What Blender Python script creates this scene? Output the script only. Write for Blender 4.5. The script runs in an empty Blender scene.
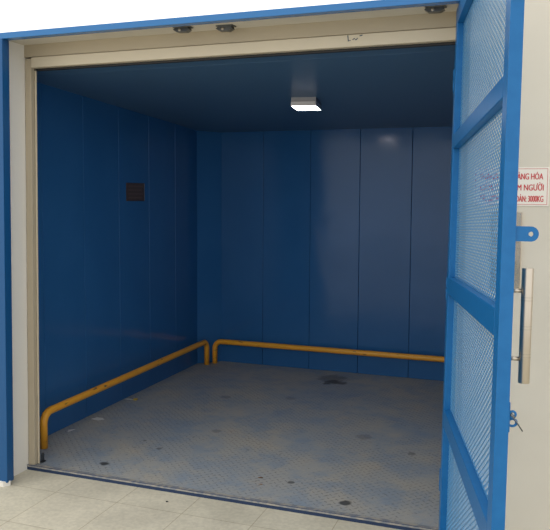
import bpy, bmesh, math, random
from mathutils import Vector, Matrix
random.seed(4)
scn = bpy.context.scene
COL = scn.collection

# ------------------------------------------------------------------ camera
cam_d = bpy.data.cameras.new('camera'); cam = bpy.data.objects.new('camera', cam_d); COL.objects.link(cam)
R_ = Vector((0.93938503, 0.34282146, 0.00540375)); U_ = Vector((-0.03053522, 0.06795255, 0.99722116)); F_ = Vector((-0.34150162, 0.93693964, -0.07430174))
M = Matrix((R_, U_, -F_)).transposed().to_4x4(); M.translation = Vector((3.01111308, -3.46035907, 1.59245477))
cam.matrix_world = M
cam_d.sensor_fit = 'HORIZONTAL'; cam_d.sensor_width = 36; cam_d.lens = 732.8825 * 36 / 550
cam_d.shift_x = 1.0235 / 550; cam_d.shift_y = -15.427 / 550
cam_d.clip_start = 0.05; cam_d.clip_end = 200
scn.camera = cam

# ------------------------------------------------------------------ sky: white overcast
w = bpy.data.worlds.new('sky'); scn.world = w; w.use_nodes = True
nt = w.node_tree; nt.nodes.clear()
tc = nt.nodes.new('ShaderNodeTexCoord'); sx = nt.nodes.new('ShaderNodeSeparateXYZ'); rp = nt.nodes.new('ShaderNodeValToRGB')
bg = nt.nodes.new('ShaderNodeBackground'); wo = nt.nodes.new('ShaderNodeOutputWorld')
nt.links.new(tc.outputs['Generated'], sx.inputs[0]); nt.links.new(sx.outputs['Z'], rp.inputs[0]); nt.links.new(rp.outputs[0], bg.inputs[0]); nt.links.new(bg.outputs[0], wo.inputs[0])
rp.color_ramp.elements[0].position = 0.0; rp.color_ramp.elements[0].color = (0.92, 0.92, 0.92, 1)
rp.color_ramp.elements[1].position = 0.16; rp.color_ramp.elements[1].color = (1, 0.985, 0.96, 1)
bg.inputs['Strength'].default_value = 1.5
sun_d = bpy.data.lights.new('sun', 'SUN'); sun = bpy.data.objects.new('sun', sun_d); COL.objects.link(sun)
sun_d.energy = 0.25; sun_d.angle = math.radians(25); sun_d.color = (1, 0.95, 0.85)
sun.rotation_euler = Vector((0.35, 0.55, -0.9)).to_track_quat('-Z', 'Y').to_euler()
vs = scn.view_settings
vs.view_transform = 'Standard'; vs.look = 'None'; vs.gamma = 1; vs.use_curve_mapping = False; vs.exposure = 0.0

# ------------------------------------------------------------------ materials
def mat(name, col, rough=0.5, metal=0.0, spec=0.5, emit=None, es=0, noise=None, bump=None, wear=None):
    m = bpy.data.materials.new(name); m.use_nodes = True; n = m.node_tree.nodes; l = m.node_tree.links
    b = n['Principled BSDF']
    b.inputs['Base Color'].default_value = (*col, 1); b.inputs['Roughness'].default_value = rough
    b.inputs['Metallic'].default_value = metal; b.inputs['Specular IOR Level'].default_value = spec
    if emit: b.inputs['Emission Color'].default_value = (*emit, 1); b.inputs['Emission Strength'].default_value = es
    t = n.new('ShaderNodeTexCoord'); out = t.outputs['Object']
    if noise:   # (scale, other colour, lo, hi)
        nz = n.new('ShaderNodeTexNoise'); nz.inputs['Scale'].default_value = noise[0]; nz.inputs['Detail'].default_value = 5; l.new(out, nz.inputs['Vector'])
        r = n.new('ShaderNodeValToRGB'); r.color_ramp.elements[0].position = noise[2]; r.color_ramp.elements[1].position = noise[3]
        r.color_ramp.elements[0].color = (*col, 1); r.color_ramp.elements[1].color = (*noise[1], 1)
        l.new(nz.outputs[0], r.inputs[0]); l.new(r.outputs[0], b.inputs['Base Color'])
    if bump:    # (scale, strength, distance)
        nb = n.new('ShaderNodeTexNoise'); nb.inputs['Scale'].default_value = bump[0]; nb.inputs['Detail'].default_value = 2; l.new(out, nb.inputs['Vector'])
        bp = n.new('ShaderNodeBump'); bp.inputs['Strength'].default_value = bump[1]; bp.inputs['Distance'].default_value = bump[2]
        l.new(nb.outputs[0], bp.inputs['Height']); l.new(bp.outputs[0], b.inputs['Normal'])
    return m

M_car = mat('car_blue_paint', (0.024, 0.118, 0.305), 0.14, 0, 0.30, noise=(2.3, (0.028, 0.128, 0.325), .35, .65), bump=(1.9, 0.4, 0.016))
M_seam = mat('seam_dark', (0.008, 0.03, 0.08), 0.6)
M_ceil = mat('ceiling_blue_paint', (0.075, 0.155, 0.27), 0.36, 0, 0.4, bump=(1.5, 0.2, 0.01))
M_door = mat('door_blue_enamel', (0.007, 0.118, 0.33), 0.34, 0, 0.28, noise=(30, (0.009, 0.128, 0.35), .4, .6), bump=(60, 0.08, 0.002))
M_mesh = mat('mesh_blue_enamel', (0.08, 0.25, 0.47), 0.35, 0, 0.6)
M_bar_lit = mat('frame_blue_enamel_lit', (0.014, 0.145, 0.39), 0.25, 0, 0.5, bump=(90, 0.2, 0.002))  # frame enamel lightened: daylight on the top bar is put into the colour
M_post_shaded = mat('post_blue_enamel_shaded', (0.009, 0.082, 0.23), 0.35, 0, 0.35, bump=(90, 0.2, 0.002))  # same enamel darkened: the left post's shade is painted into the colour
M_cream = mat('cream_wall_paint', (0.66, 0.615, 0.525), 0.75, 0, 0.3, noise=(3, (0.63, 0.585, 0.495), .4, .7), bump=(180, 0.06, 0.002))
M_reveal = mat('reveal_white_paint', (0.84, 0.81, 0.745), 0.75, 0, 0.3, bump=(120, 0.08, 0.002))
M_panel = mat('panel_steel', (0.50, 0.43, 0.34), 0.22, 1.0, bump=(9, 0.5, 0.01))
M_taupe = mat('beige_frame_paint', (0.46, 0.395, 0.29), 0.45, 0, 0.4)
M_light = mat('pale_frame_paint', (0.62, 0.55, 0.42), 0.4, 0, 0.4)
M_steel = mat('brushed_steel', (0.50, 0.45, 0.38), 0.34, 1.0)
M_dsteel = mat('dark_steel', (0.16, 0.17, 0.18), 0.35, 1.0)
M_groove = mat('groove_steel', (0.42, 0.38, 0.32), 0.4, 1.0)
M_black = mat('black_rubber', (0.012, 0.012, 0.013), 0.6)
M_lamp = mat('lamp_diffuser', (1, 1, 1), 0.5, emit=(1, 0.97, 1.0), es=22)
M_housing = mat('lamp_white_housing', (0.75, 0.72, 0.72), 0.5)
M_hous2 = mat('lamp_grey_housing', (0.35, 0.34, 0.36), 0.5)
M_plate = mat('brown_plate', (0.085, 0.060, 0.055), 0.45, 0.3)
M_sign = mat('sign_white', (0.80, 0.76, 0.68), 0.6)
M_red = mat('sign_red', (0.55, 0.03, 0.035), 0.6)
M_paper = mat('paper_white', (0.80, 0.80, 0.77), 0.9)
M_pyel = mat('paper_yellow', (0.65, 0.45, 0.08), 0.9)
M_leaf = mat('dry_leaf', (0.30, 0.15, 0.06), 0.9)
M_dark = mat('dark_debris', (0.02, 0.022, 0.025), 0.8)
M_pen = mat('blue_pen', (0.03, 0.07, 0.12), 0.7)
M_chip = mat('white_plaster', (0.75, 0.72, 0.66), 0.9)

def mat_rail():
    m = mat('rail_yellow_paint', (0.85, 0.38, 0.03), 0.38); n = m.node_tree.nodes; l = m.node_tree.links; b = n['Principled BSDF']
    t = n.new('ShaderNodeTexCoord'); mp = n.new('ShaderNodeMapping'); mp.inputs['Scale'].default_value = (9, 9, 60)
    nz = n.new('ShaderNodeTexNoise'); nz.inputs['Scale'].default_value = 1.0; nz.inputs['Detail'].default_value = 6
    l.new(t.outputs['Object'], mp.inputs[0]); l.new(mp.outputs[0], nz.inputs['Vector'])
    r = n.new('ShaderNodeValToRGB'); r.color_ramp.elements[0].position = .655; r.color_ramp.elements[1].position = .68
    r.color_ramp.elements[0].color = (0.85, 0.38, 0.03, 1); r.color_ramp.elements[1].color = (0.05, 0.045, 0.04, 1)
    l.new(nz.outputs[0], r.inputs[0]); l.new(r.outputs[0], b.inputs['Base Color'])
    return m
M_rail = mat_rail()

def math_node(n, l, op, a, b=None, c=None):
    x = n.new('ShaderNodeMath'); x.operation = op
    for i, v in enumerate((a, b, c)):
        if v is None: continue
        if isinstance(v, (int, float)): x.inputs[i].default_value = v
        else: l.new(v, x.inputs[i])
    return x.outputs[0]

def mat_checker_plate():
    m = mat('worn_checker_plate', (0.12, 0.16, 0.20), 0.5); n = m.node_tree.nodes; l = m.node_tree.links; b = n['Principled BSDF']
    t = n.new('ShaderNodeTexCoord'); s = n.new('ShaderNodeSeparateXYZ'); l.new(t.outputs['Object'], s.inputs[0])
    f = lambda op, a, b_=None: math_node(n, l, op, a, b_)
    # lozenges on a 30 mm grid, turned alternately by 90 degrees
    u = f('MULTIPLY', f('ADD', s.outputs['X'], s.outputs['Y']), 21.0); v = f('MULTIPLY', f('SUBTRACT', s.outputs['X'], s.outputs['Y']), 21.0)
    par = f('MODULO', f('ADD', f('ADD', f('FLOOR', u), f('FLOOR', v)), 2000), 2)
    fu = f('ABSOLUTE', f('SUBTRACT', f('FRACT', u), 0.5)); fv = f('ABSOLUTE', f('SUBTRACT', f('FRACT', v), 0.5))
    e1 = f('ADD', f('MULTIPLY', fu, 2.2), f('MULTIPLY', fv, 7.0)); e2 = f('ADD', f('MULTIPLY', fv, 2.2), f('MULTIPLY', fu, 7.0))
    mx = n.new('ShaderNodeMix'); mx.data_type = 'FLOAT'; l.new(par, mx.inputs[0]); l.new(e1, mx.inputs[2]); l.new(e2, mx.inputs[3])
    loz = f('LESS_THAN', mx.outputs[0], 1.0)
    def noise(sc, det=6, rough=.6):
        z = n.new('ShaderNodeTexNoise'); z.inputs['Scale'].default_value = sc; z.inputs['Detail'].default_value = det; z.inputs['Roughness'].default_value = rough
        l.new(t.outputs['Object'], z.inputs['Vector']); return z.outputs[0]
    def ramp(src, p0, p1):
        r = n.new('ShaderNodeMapRange'); r.interpolation_type = 'SMOOTHSTEP'; l.new(src, r.inputs[0]); r.inputs[1].default_value = p0; r.inputs[2].default_value = p1; return r.outputs[0]
    def mixc(fac, a, b_):
        x = n.new('ShaderNodeMix'); x.data_type = 'RGBA'; l.new(fac, x.inputs[0])
        for i, c in ((6, a), (7, b_)):
            if isinstance(c, tuple): x.inputs[i].default_value = (*c, 1)
            else: l.new(c, x.inputs[i])
        return x.outputs[2]
    c = mixc(ramp(noise(1.7), .36, .64), (0.31, 0.335, 0.355), (0.41, 0.385, 0.33))
    c = mixc(f('MULTIPLY', ramp(noise(4.5, 8, .7), .42, .66), 0.5), c, (0.15, 0.25, 0.38))
    c = mixc(f('MULTIPLY', ramp(noise(3.3, 8, .7), .55, .72), 0.5), c, (0.46, 0.37, 0.27))
    c = mixc(f('MULTIPLY', ramp(noise(38, 3), .60, .70), 0.45), c, (0.07, 0.065, 0.06))
    lf = f('MULTIPLY', loz, ramp(noise(2.6, 4), .36, .56))
    c = mixc(f('MULTIPLY', lf, 0.6), c, (0.13, 0.13, 0.135))
    # round dark stains
    dn = noise(14, 4)
    tot = None
    for (px, py, rad, st) in ((1.38, 2.52, .085, .9), (1.35, 2.44, .04, .8), (1.46, 2.49, .05, .8), (1.34, 2.63, .15, .5), (.72, 1.75, .05, .3), (1.2, 1.9, .05, .25), (.622, .176, .032, .9), (.80, .52, .022, .6), (.64, .62, .016, .6), (1.0, .96, .04, .35), (1.95, 1.2, .06, .3), (2.098, .141, .035, .85), (1.75, .30, .02, .7), (2.3, 1.0, .03, .5)):
        dx = f('SUBTRACT', s.outputs['X'], px); dy = f('SUBTRACT', s.outputs['Y'], py)
        d = f('SQRT', f('ADD', f('MULTIPLY', dx, dx), f('MULTIPLY', dy, dy)))
        d = f('ADD', d, f('MULTIPLY', f('SUBTRACT', dn, 0.5), rad * 1.6))
        k = f('MULTIPLY', f('SUBTRACT', 1.0, ramp(d, rad * .5, rad * 1.1)), st)
        tot = k if tot is None else f('MAXIMUM', tot, k)
    c = mixc(tot, c, (0.022, 0.024, 0.027))
    l.new(c, b.inputs['Base Color'])
    bp = n.new('ShaderNodeBump'); bp.inputs['Strength'].default_value = 0.6; bp.inputs['Distance'].default_value = 0.0015; l.new(loz, bp.inputs['Height']); l.new(bp.outputs[0], b.inputs['Normal'])
    b.inputs['Roughness'].default_value = 0.55
    return m
M_floor = mat_checker_plate()

def mat_tiles():
    m = mat('pale_floor_tiles', (0.5, 0.47, 0.38), 0.65); n = m.node_tree.nodes; l = m.node_tree.links; b = n['Principled BSDF']
    t = n.new('ShaderNodeTexCoord'); mp = n.new('ShaderNodeMapping'); l.new(t.outputs['Object'], mp.inputs[0])
    P = 0.382
    mp.inputs['Location'].default_value = (-0.575 + 20 * P, 0.222 + 20 * P, 0)
    br = n.new('ShaderNodeTexBrick'); l.new(mp.outputs[0], br.inputs['Vector'])
    br.offset = 0; br.squash = 1; br.inputs['Scale'].default_value = 1; br.inputs['Brick Width'].default_value = P; br.inputs['Row Height'].default_value = P
    br.inputs['Mortar Size'].default_value = 0.0022; br.inputs['Mortar Smooth'].default_value = 0.2
    br.inputs['Color1'].default_value = (0.60, 0.56, 0.44, 1); br.inputs['Color2'].default_value = (0.63, 0.585, 0.465, 1); br.inputs['Mortar'].default_value = (0.40, 0.345, 0.24, 1)
    z = n.new('ShaderNodeTexNoise'); z.inputs['Scale'].default_value = 55; z.inputs['Detail'].default_value = 4; l.new(t.outputs['Object'], z.inputs['Vector'])
    z2 = n.new('ShaderNodeTexNoise'); z2.inputs['Scale'].default_value = 3; z2.inputs['Detail'].default_value = 5; l.new(t.outputs['Object'], z2.inputs['Vector'])
    def mul(src, fac, lo, hi):
        r = n.new('ShaderNodeMapRange'); l.new(fac, r.inputs[0]); r.inputs[1].default_value = .35; r.inputs[2].default_value = .65; r.inputs[3].default_value = lo; r.inputs[4].default_value = hi
        x = n.new('ShaderNodeMix'); x.data_type = 'RGBA'; x.blend_type = 'MULTIPLY'; x.inputs[0].default_value = 1; l.new(src, x.inputs[6]); l.new(r.outputs[0], x.inputs[7]); return x.outputs[2]
    l.new(mul(mul(br.outputs[0], z.outputs[0], .9, 1.04), z2.outputs[0], .88, 1.05), b.inputs['Base Color'])
    return m
M_tile = mat_tiles()

# ------------------------------------------------------------------ helpers
def link_mesh(name, bm, m, parent=None, smooth=False):
    me = bpy.data.meshes.new(name); bm.normal_update(); bm.to_mesh(me); bm.free()
    if smooth:
        for p in me.polygons: p.use_smooth = True
    o = bpy.data.objects.new(name, me); COL.objects.link(o)
    for x in (m if isinstance(m, (list, tuple)) else [m]): me.materials.append(x)
    if parent: o.parent = parent
    return o
def box(bm, x0, x1, y0, y1, z0, z1, bev=0, mi=0, lean=0.0):
    r = bmesh.ops.create_cube(bm, size=1); vs_ = r['verts']
    for v in vs_:
        v.co = Vector(((x0 + x1) / 2 + v.co.x * (x1 - x0), (y0 + y1) / 2 + v.co.y * (y1 - y0), (z0 + z1) / 2 + v.co.z * (z1 - z0)))
        v.co.x += lean * v.co.z
    fs = set(f for v in vs_ for f in v.link_faces)
    for f in fs: f.material_index = mi
    if bev:
        es = set(e for v in vs_ for e in v.link_edges)
        bmesh.ops.bevel(bm, geom=list(es), offset=bev, segments=2, affect='EDGES', profile=0.5)
def cyl(bm, a, b, r, seg=20, r2=None, mi=0):
    a = Vector(a); b = Vector(b); d = b - a
    q = d.to_track_quat('Z', 'Y').to_matrix().to_4x4(); q.translation = (a + b) / 2
    res = bmesh.ops.create_cone(bm, cap_ends=True, segments=seg, radius1=r, radius2=r if r2 is None else r2, depth=d.length, matrix=q)
    for f in set(f for v in res['verts'] for f in v.link_faces): f.material_index = mi
def tube(bm, pts, r, seg=16, cap=True, closed=False):
    pts = [Vector(p) for p in pts]; rings = []; N = len(pts); up = None
    for i, p in enumerate(pts):
        if closed: t = (pts[(i + 1) % N] - pts[i - 1]).normalized()
        else: t = (pts[min(i + 1, N - 1)] - pts[max(i - 1, 0)]).normalized()
        if up is None: up = t.orthogonal().normalized()
        up = (up - t * up.dot(t)).normalized(); s = t.cross(up)
        rings.append([bm.verts.new(p + (up * math.cos(k * 2 * math.pi / seg) + s * math.sin(k * 2 * math.pi / seg)) * r) for k in range(seg)])
    for i in range(N if closed else N - 1):
        A, B = rings[i], rings[(i + 1) % N]
        for k in range(seg): bm.faces.new((A[k], A[(k + 1) % seg], B[(k + 1) % seg], B[k]))
    if cap and not closed: bm.faces.new(rings[0][::-1]); bm.faces.new(rings[-1])
def prism(bm, outline, axis, a0, a1, hole=None):
    """outline: 2d pts; axis 'x': pts are (y,z) extruded along x"""
    def V(p, a): return {'x': (a, p[0], p[1]), 'y': (p[0], a, p[1]), 'z': (p[0], p[1], a)}[axis]
    if hole is None:
        A = [bm.verts.new(V(p, a0)) for p in outline]; B = [bm.verts.new(V(p, a1)) for p in outline]
        bm.faces.new(A); bm.faces.new(B[::-1]); N = len(A)
        for i in range(N): bm.faces.new((A[i], B[i], B[(i + 1) % N], A[(i + 1) % N]))
    else:   # same number of points in outline and hole
        L = []
        for a in (a0, a1): L.append(([bm.verts.new(V(p, a)) for p in outline], [bm.verts.new(V(p, a)) for p in hole]))
        N = len(outline); (A, a), (B, b) = L
        for i in range(N):
            j = (i + 1) % N
            bm.faces.new((A[i], A[j], a[j], a[i])); bm.faces.new((B[i], b[i], b[j], B[j]))
            bm.faces.new((A[i], B[i], B[j], A[j])); bm.faces.new((a[i], a[j], b[j], b[i]))
    bmesh.ops.recalc_face_normals(bm, faces=bm.faces)
def tag(o, label, cat, group=None):
    o['label'] = label; o['category'] = cat
    if group: o['group'] = group
    return o
def struct(o): o['kind'] = 'structure'; return o
def empty(name, loc=(0, 0, 0), mw=None):
    o = bpy.data.objects.new(name, None); COL.objects.link(o); o.empty_display_size = .1
    if mw is not None: o.matrix_world = mw
    else: o.location = loc
    return o
def B(): return bmesh.new()

# ------------------------------------------------------------------ setting: car shell
H = 2.1745; HF = 2.31; D = 2.878; CH = 0.173; SP = 0.455; XR = 2.95; T = 0.05; Y0 = 0.08
GZ = -0.026
bm = B(); box(bm, -8, 12, -14, 8, GZ - .1, GZ); struct(link_mesh('floor_outside', bm, M_tile))
bm = B(); box(bm, -T, XR + T, 0.003, D + T, GZ, 0.0, mi=0); o = struct(link_mesh('floor', bm, M_floor))

def panel_wall(name, axis, seams, lo, hi, at, out, back):
    """a wall of folded sheet panels: bevelled boxes with 3 mm joints and a dark backing sheet"""
    bm = B(); edges = [lo] + [s for s in seams if lo < s < hi] + [hi]; g = 0.0015
    for a, b in zip(edges[:-1], edges[1:]):
        c0, c1 = sorted((at, at + out * .02))
        if axis == 'y': box(bm, c0, c1, a + g, b - g, 0.001, HF + .03, bev=.0025)
        else: box(bm, a + g, b - g, c0, c1, 0.001, HF + .03, bev=.0025)
    c0, c1 = sorted((at + out * .02, at + out * T))
    if axis == 'y': box(bm, c0, c1, lo, hi, 0, HF + T, mi=1)
    else: box(bm, lo, hi, c0, c1, 0, HF + T, mi=1)
    return struct(link_mesh(name, bm, [M_car, M_seam]))
panel_wall('wall_left', 'y', [0.912 - SP + SP * i for i in range(5)], Y0, D - CH + .004, 0, -1, None)
panel_wall('wall_back', 'x', [0.592 - SP + SP * i for i in range(7)], CH - .004, XR + T, D, 1, None)
panel_wall('wall_right', 'y', [0.912 - SP + SP * i for i in range(5)], Y0, D, XR, 1, None)
bm = B(); prism(bm, [(-.01, D - CH - .005), (CH + .005, D + .01), (CH - .02, D + .03), (-.03, D - CH + .02)], 'z', 0.001, H + .04); struct(link_mesh('trim_1', bm, M_car))
SL = (HF - H) / (D - Y0)                       # the ceiling sheet rises slightly towards the opening
def zc_(y): return HF - SL * (y - Y0)
bm = B()
box(bm, 0, XR, Y0, .255, 0, .03, bev=.001); box(bm, 0, XR, .258, D, 0, .03, bev=.001)
box(bm, 0, XR, Y0, D, .03, .05, mi=1)
for v in bm.verts: v.co.z += zc_(v.co.y)
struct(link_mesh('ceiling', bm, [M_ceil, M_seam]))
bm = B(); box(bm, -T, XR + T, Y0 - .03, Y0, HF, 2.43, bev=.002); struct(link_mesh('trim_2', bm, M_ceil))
bm = B(); box(bm, -T, .20, Y0 - .03, Y0, 0, HF); struct(link_mesh('wall_front_left', bm, M_car))
bm = B(); box(bm, 2.72, XR + T, Y0 - .03, Y0, 0, HF); struct(link_mesh('wall_front_right', bm, M_car))
# sill edge
bm = B(); box(bm, .20, 2.668, -.004, .003, GZ, -.010); box(bm, .20, 2.668, -.006, .022, -.010, .003, bev=.002, mi=1)
M_sill = mat('sill_navy', (0.010, 0.03, 0.085), 0.5); M_lip = mat('sill_lip_worn', (0.20, 0.22, 0.25), 0.45, 0.1, noise=(25, (0.38, 0.35, 0.30), .42, .6))
struct(link_mesh('trim_3', bm, [M_sill, M_lip]))

# ------------------------------------------------------------------ setting: masonry front, beige landing frame
K = 0.0125
WT = 2.442
bm = B()
box(bm, 2.705, 9, -.20, .05, GZ, WT); struct(link_mesh('wall_front', bm, M_cream))
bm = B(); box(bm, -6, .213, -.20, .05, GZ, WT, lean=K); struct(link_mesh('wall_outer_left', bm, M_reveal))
bm = B(); box(bm, .17, 2.78, -.20, .05, 2.426, WT); struct(link_mesh('trim_4', bm, M_cream))
bm = B()
# jamb and header: two stepped folds, dark joint between them
box(bm, .2165, .260, .004, .05, 0.003, 2.35, bev=.002, lean=K)                 # left outer fold
box(bm, .262, .2735, .030, .036, 0.003, 2.33, bev=.002, mi=1, lean=K)           # left inner fold
box(bm, .20, .2163, .012, .05, 0.003, 2.35, mi=2, lean=K)
box(bm, 2.655, 2.667, .014, .05, 0.003, 2.33, bev=.002, mi=1)
box(bm, 2.669, 2.703, .004, .05, 0.003, 2.35, bev=.002)
box(bm, .20, 2.703, .004, .05, 2.358, 2.428, bev=.003)                        # header upper band
box(bm, .29, 2.64, .000, .05, 2.297, 2.356, bev=.003, mi=1)                   # header lower band
box(bm, .285, 2.64, .03, .05, 2.285, 2.299, mi=2)
frame = struct(link_mesh('trim_5', bm, [M_taupe, M_light, M_black]))
# pen scribble on the header
bm = B()
for pts in ([(2.118, 2.352), (2.121, 2.325), (2.132, 2.329)], [(2.142, 2.330), (2.150, 2.336), (2.158, 2.328), (2.166, 2.337)], [(2.176, 2.346), (2.190, 2.349)]):
    tube(bm, [(x, -.0003, z) for x, z in pts], .0022, seg=6)
link_mesh('pen_mark', bm, M_pen, frame)
# blue steel outer frame: two posts and the top bar
bm = B(); box(bm, .15, .280, -.256, -.20, GZ + .02, 2.408, bev=.003, lean=K); struct(link_mesh('trim_6', bm, M_post_shaded))
bm = B(); box(bm, -.6, 2.74, -.25, -.244, 2.408, 2.4395, bev=.0015); box(bm, -.6, 2.74, -.245, -.20, 2.408, 2.413); box(bm, -.6, 2.74, -.245, -.20, 2.4355, 2.4395); struct(link_mesh('trim_7', bm, M_bar_lit))
bm = B(); prism(bm, [(.20, -.262), (.262, -.268), (.285, -.235), (.262, -.222), (.21, -.215)], 'z', GZ, GZ + .028); struct(link_mesh('trim_8', bm, M_chip))

# ------------------------------------------------------------------ swing door (open towards the viewer)
d_ = Vector((0.21071144, -0.97656513, 0.04383182)); v_ = Vector((0.00581967, 0.0460909, 0.9989203)); y_ = v_.cross(d_).normalized()
MW = Matrix((d_, y_, v_)).transposed().to_4x4(); MW.translation = Vector((2.6162, -.2, 0)) + d_ * .0
leaf = empty('mesh_door', mw=MW); tag(leaf, 'tall blue steel framed door with expanded mesh panels, swung open towards the viewer', 'door')
W = 1.3889; SW = .07; TH = .035; ZT = 2.41; ZB = -.005 + .02
def lp(name, m, parts, bev=.0025, parent=leaf):
    bm = B()
    for p in parts: box(bm, *p, bev=bev)
    return link_mesh(name, bm, m, parent)
lp('stile', M_door, [(0.012, SW, 0, TH, ZB, ZT)]); lp('stile', M_door, [(W - SW, W, 0, TH, ZB, ZT)])
rails = [(ZB, .075), (.58, .6556), (1.162, 1.2373), (1.7972, 1.857), (2.338, ZT)]
for a, b in rails: lp('crossbar', M_door, [(SW + .0005, W - SW - .0005, 0.0, TH, a, b)])
def mesh_panel(x0, x1, z0, z1):
    vs_, fs_ = [], []; hp = .0185; pz = .0105; wz = .0028; y0, y1 = .027, .0285
    nx = int((x1 - x0) / hp); nz = int((z1 - z0) / pz); hp = (x1 - x0) / nx; pz = (z1 - z0) / nz
    for k in range(nz + 1):
        base = len(vs_)
        for i in range(nx + 1):
            zc = z0 + k * pz + pz * .40 * (1 if (i + k) % 2 else -1); zc = min(max(zc, z0 + wz), z1 - wz); x = x0 + i * hp
            vs_ += [(x, y0, zc - wz), (x, y0, zc + wz), (x, y1, zc + wz), (x, y1, zc - wz)]
        for i in range(nx):
            a = base + 4 * i; b = a + 4
            for q in range(4): fs_.append((a + q, a + (q + 1) % 4, b + (q + 1) % 4, b + q))
    me = bpy.data.meshes.new('mesh_panel'); me.from_pydata(vs_, [], fs_); me.materials.append(M_mesh)
    o = bpy.data.objects.new('mesh_panel', me); COL.objects.link(o); o.parent = leaf
for (a, b), (c, e) in zip(rails[:-1], rails[1:]): mesh_panel(SW - .0, W - SW, b, c)
for z in (.32, 1.18, 2.1):
    bm = B(); cyl(bm, (.0, .006, z - .05), (.0, .006, z), .009); cyl(bm, (.0, .006, z + .002), (.0, .006, z + .05), .009); cyl(bm, (0, .006, z - .056), (0, .006, z + .056), .005)
    link_mesh('hinge', bm, M_door, leaf, True)
# pull handle on the outer face
HS = W - .05; HY = TH + .0425
bm = B(); cyl(bm, (HS, HY, 1.044), (HS, HY, 1.348), .0148, 32)
hd = link_mesh('pull_handle', bm, M_steel, leaf)
mod = hd.modifiers.new('b', 'BEVEL'); mod.width = .0012; mod.segments = 2; mod.angle_limit = .8
for p in hd.data.polygons: p.use_smooth = len(p.vertices) == 4
hd['label'] = 'brushed steel tubular pull handle'
bm = B()
for z0 in (1.262, 1.270, 1.186, 1.194, 1.113, 1.121): cyl(bm, (HS, HY, z0), (HS, HY, z0 + .002), .01495, 32)
link_mesh('groove', bm, M_groove, hd)
for z0 in (1.288, 1.108):
    bm = B(); cyl(bm, (HS, TH, z0), (HS, HY - .012, z0), .0055, 16); cyl(bm, (HS, TH, z0), (HS, TH + .004, z0), .011, 20)
    link_mesh('standoff', bm, M_steel, hd, True)
# lock tab with a hole
def arc(cx, cz, r, a0, a1, n): return [(cx + r * math.cos(a0 + (a1 - a0) * i / n), cz + r * math.sin(a0 + (a1 - a0) * i / n)) for i in range(n + 1)]
cz = 1.438; cy = .073; rr = .0195
outl = [(TH - .001, cz - rr)] + arc(cy, cz, rr, -math.pi / 2, math.pi / 2, 21) + [(TH - .001, cz + rr)]
hole = [(cy + .0065 * math.cos(math.atan2(p[1] - cz, p[0] - cy)), cz + .0065 * math.sin(math.atan2(p[1] - cz, p[0] - cy))) for p in outl]
bm = B(); prism(bm, outl, 'x', W - .012, W - .006, hole); lt = link_mesh('lock_tab', bm, M_door, leaf)
# small latch with rings
bm = B(); box(bm, W - .05, W - .004, TH, TH + .003, .922, 1.0, bev=.001); la = link_mesh('latch_plate', bm, M_door, leaf)
def ring(cy, cz, R, r, x, sq=1.0): return [(x, cy + R * math.cos(t * math.tau / 24), cz + R * sq * math.sin(t * math.tau / 24)) for t in range(24)]
bm = B(); tube(bm, ring(TH + .010, .968, .008, .0032, W - .012), .0032, 10, closed=True); link_mesh('eye_ring', bm, M_door, la, True)
bm = B(); tube(bm, ring(TH + .011, .946, .0105, .0034, W - .016, .9), .0034, 10, closed=True); link_mesh('eye_ring', bm, M_door, la, True)
bm = B(); tube(bm, [(W - .012, TH + .006, .978), (W - .009, TH + .012, .960), (W - .008, TH + .020, .950), (W - .008, TH + .036, .926)], .0018, 8); cyl(bm, (W - .012, TH + .004, .968), (W - .012, TH + .016, .960), .0045, 12); link_mesh('wire_pin', bm, M_dsteel, la, True)

# ------------------------------------------------------------------ yellow bumper rails
def rail(name, path, label):
    pts = []; P = [Vector(p) for p in path]; r = .07
    pts.append(P[0])
    for i in range(1, len(P) - 1):
        a = (P[i - 1] - P[i]).normalized(); b = (P[i + 1] - P[i]).normalized(); c = P[i] + (a + b) * r
        for k in range(9):
            t = k / 8 * math.pi / 2; pts.append(c - b * r * math.cos(t) - a * r * math.sin(t))
    pts.append(P[-1])
    full = []
    for a, b in zip(pts[:-1], pts[1:]):
        n = max(1, int((b - a).length / .3)); full += [a.lerp(b, k / n) for k in range(n)]
    full.append(pts[-1])
    bm = B(); tube(bm, full, .0242, 20)
    o = link_mesh(name, bm, M_rail, None, True); return tag(o, label, 'bumper rail', 'yellow bumper rails')
ZR = .222
rail('bumper_rail', [(.121, .272, 0), (.121, .272, ZR), (.098, 2.705, ZR), (.098, 2.705, 0)], 'yellow tube bumper rail with bent ends along the left wall of the lift')
rail('bumper_rail', [(.142, 2.79, 0), (.142, 2.79, ZR - .012), (2.80, 2.79, ZR - .012), (2.80, 2.79, 0)], 'yellow tube bumper rail with bent ends along the back wall of the lift')

# ------------------------------------------------------------------ ceiling lamp
ang = math.radians(8)
lm = empty('ceiling_lamp'); lm.location = (1.462, 1.43, zc_(1.30)); lm.rotation_euler = (0, 0, ang)
tag(lm, 'small white rectangular lamp glowing on the dark blue ceiling', 'lamp')
bm = B(); box(bm, -.084, .084, -.125, .125, -.030, 0.006, bev=.002, mi=1); box(bm, -.086, .086, -.127, .127, -.058, -.030, bev=.002); link_mesh('housing', bm, [M_housing, M_hous2], lm)
bm = B(); box(bm, -.080, .080, -.120, .120, -.0602, -.0575, bev=.0008); link_mesh('diffuser', bm, M_lamp, lm)

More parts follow.
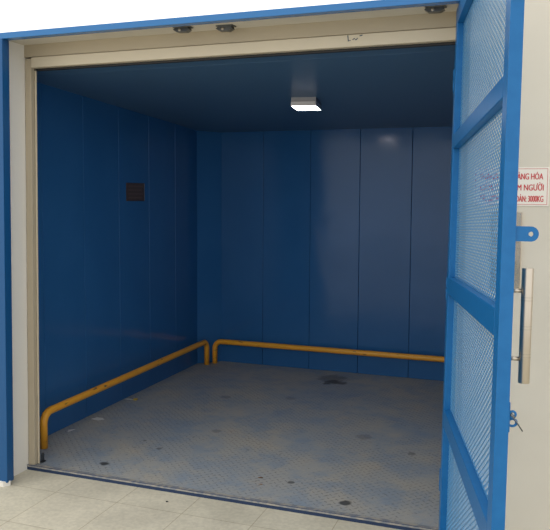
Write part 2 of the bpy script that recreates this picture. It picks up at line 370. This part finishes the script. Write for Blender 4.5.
# ------------------------------------------------------------------ plate on the left car wall
pl = empty('notice_plate', (0.0, 1.602, 1.61)); tag(pl, 'small square dark brown notice plate on the blue left wall', 'plate')
bm = B(); box(bm, .0005, .006, -.135, .135, -.07, .07, bev=.001); link_mesh('backing', bm, M_plate, pl)
bm = B()
box(bm, .0065, .0075, .128, .134, -.068, .068); link_mesh('edge_strip', bm, M_steel, pl)
M_row = mat('plate_print', (0.14, 0.09, 0.08), 0.6)
bm = B()
for i, z in enumerate((.045, .015, -.015, -.045)): box(bm, .006, .0066, -.11, .11 - .02 * (i % 2), z - .005, z + .005)
link_mesh('faint_print', bm, M_row, pl)

# ------------------------------------------------------------------ wall sign
sx0, sx1, sz0, sz1 = 2.735, 3.037, 1.552, 1.714
sg = empty('wall_sign', ((sx0 + sx1) / 2, -.2, (sz0 + sz1) / 2)); tag(sg, 'white warning sign with red capital lettering and a 3000KG limit on the cream wall', 'sign')
hw = (sx1 - sx0) / 2; hh = (sz1 - sz0) / 2
bm = B(); box(bm, -hw, hw, -.004, -.0005, -hh, hh, bev=.0008); link_mesh('board', bm, M_sign, sg)
bm = B(); e = .006; t = .0016
for q in ((-hw + e, hw - e, hh - e - t, hh - e), (-hw + e, hw - e, -hh + e, -hh + e + t)): box(bm, q[0], q[1], -.0046, -.0042, q[2], q[3])
for q in (-hw + e, hw - e - t): box(bm, q, q + t, -.0046, -.0042, -hh + e, hh - e)
link_mesh('border', bm, M_red, sg)
def text(body, zc, height, width, right):
    c = bpy.data.curves.new('t', 'FONT'); c.body = body; c.size = 1; c.offset = .001; c.extrude = .01
    o = bpy.data.objects.new('t', c); COL.objects.link(o); bpy.context.view_layer.update()
    me = bpy.data.meshes.new_from_object(o.evaluated_get(bpy.context.evaluated_depsgraph_get())); bpy.data.objects.remove(o)
    xs = [v.co.x for v in me.vertices]; x0, x1 = min(xs), max(xs)
    for v in me.vertices:
        x, y, z = v.co; v.co = Vector((right - width + (x - x0) / (x1 - x0) * width, -.0045 - z * .02, zc + (y - .36) * height / .72))
    bm = bmesh.new(); bm.from_mesh(me)                      # heavier upright strokes: the outline doubled sideways
    g = bmesh.ops.duplicate(bm, geom=bm.verts[:] + bm.edges[:] + bm.faces[:])
    for v in g['geom']:
        if isinstance(v, bmesh.types.BMVert): v.co.x += .0014; v.co.y -= .00005
    bm.to_mesh(me); bm.free()
    me.materials.clear(); me.materials.append(M_red)
    r = bpy.data.objects.new('lettering', me); COL.objects.link(r); r.parent = sg
text('THANG CHỞ HÀNG HÓA', .043, .026, .255, hw - .025); text('CẤM CHỞ KÈM NGƯỜI', -.003, .026, .255, hw - .022); text('TẢI TRỌNG AN TOÀN: 3000KG', -.050, .026, .255, hw - .022)

# ------------------------------------------------------------------ steel call panel on the wall
cp = empty('call_panel', (2.875, -.2, 1.36)); tag(cp, 'narrow upright stainless call panel fixed to the cream wall behind the door edge', 'call panel')
bm = B(); box(bm, -.06, .06, -.012, -.0005, -.165, .165, bev=.002); link_mesh('face_plate', bm, M_panel, cp)
for z in (.045, -.01):
    bm = B(); cyl(bm, (0.0, -.012, z), (0.0, -.016, z), .016, 24); link_mesh('button', bm, M_dsteel, cp)

# ------------------------------------------------------------------ latch rollers under the lintel
def bracket(x, y, label):
    e = empty('latch_bracket', (x, y, 2.426)); tag(e, label, 'bracket', 'latch brackets under the lintel')
    bm = B(); box(bm, -.045, .045, -.025, .025, -.006, 0, bev=.001); link_mesh('base_plate', bm, M_dsteel, e)
    bm = B(); prism(bm, [(-.035, -.006), (-.048, -.014), (-.03, -.026), (.02, -.028), (.04, -.018), (.035, -.006)], 'y', -.018, .018); link_mesh('catch', bm, M_dsteel, e)
    bm = B(); cyl(bm, (-.01, -.024, -.018), (-.01, .024, -.018), .007, 12); link_mesh('pin', bm, M_steel, e, True)
bracket(1.303, -.115, 'dark metal latch bracket under the lintel, leftmost of the three')
bracket(1.516, -.07, 'dark metal latch bracket under the lintel, middle one of the three')
bracket(2.545, -.115, 'dark metal latch bracket under the lintel next to the open door')

# ------------------------------------------------------------------ door guide foot at the left jamb
gd = empty('guide_foot', (.268, .052, 0)); tag(gd, 'small dark metal guide foot standing at the bottom of the left jamb', 'bracket')
bm = B(); box(bm, -.008, .014, .0, .03, 0.0042, .010, bev=.001); link_mesh('base', bm, M_dsteel, gd)
bm = B(); box(bm, -.002, .004, .005, .025, .010, .055, bev=.001); cyl(bm, (-.004, .015, .045), (.010, .015, .045), .006, 12); link_mesh('upright', bm, M_dsteel, gd)

# ------------------------------------------------------------------ litter
def scrap(name, x, y, pts, m, label, cat, lift=.006, group=None, z=0.0):
    bm = B(); c = bm.verts.new((0, 0, lift * .6)); ring_ = [bm.verts.new((px, py, .0012 + abs(random.gauss(0, lift * .4)))) for px, py in pts]
    for i in range(len(ring_)): bm.faces.new((c, ring_[i], ring_[(i + 1) % len(ring_)]))
    bmesh.ops.solidify(bm, geom=bm.faces[:], thickness=.0008)
    mz = min(v.co.z for v in bm.verts)
    for v in bm.verts: v.co.z -= mz - .0003
    o = link_mesh(name, bm, m); o.location = (x, y, z); return tag(o, label, cat, group)
scrap('paper_scrap', .10, .905, [(-.05, -.02), (.02, -.035), (.05, .0), (.015, .03), (-.03, .025)], M_paper, 'flat white paper scrap on the lift floor midway along the left rail', 'litter')
scrap('paper_scrap', .075, .60, [(-.03, .03), (.03, .035), (.005, -.03)], M_paper, 'pale triangular paper scrap on the floor nearest the front of the left rail', 'litter', .02)
o = scrap('candy_wrapper', .055, 1.42, [(-.06, -.012), (-.02, -.025), (.03, -.012), (.02, .012), (-.04, .015)], M_paper, 'crumpled white and yellow wrapper on the floor under the left rail', 'litter', .012)
b2 = B(); prism(b2, [(.026, -.012), (.055, -.010), (.05, .018), (.022, .014)], 'z', .0004, .010); link_mesh('yellow_end', b2, M_pyel, o)
lv = [(-.016, 0), (-.006, -.008), (.012, -.006), (.018, .003), (.002, .009)]
scrap('dry_leaf', 1.566, .300, lv, M_leaf, 'brown leaf fragment near the sill, the larger orange-brown one', 'leaf', .008)
scrap('dry_leaf', 1.60, .215, [(p[0] * .8, p[1] * .8) for p in lv[::1]], M_leaf, 'tiny brown leaf fragment lying closest to the sill edge', 'leaf', .006)
scrap('dirt_crumb', 1.20, -.12, [(p[0] * .5, p[1] * .7) for p in lv], M_dark, 'tiny dark crumb on the pale tiles outside the sill', 'litter', .008, z=GZ)
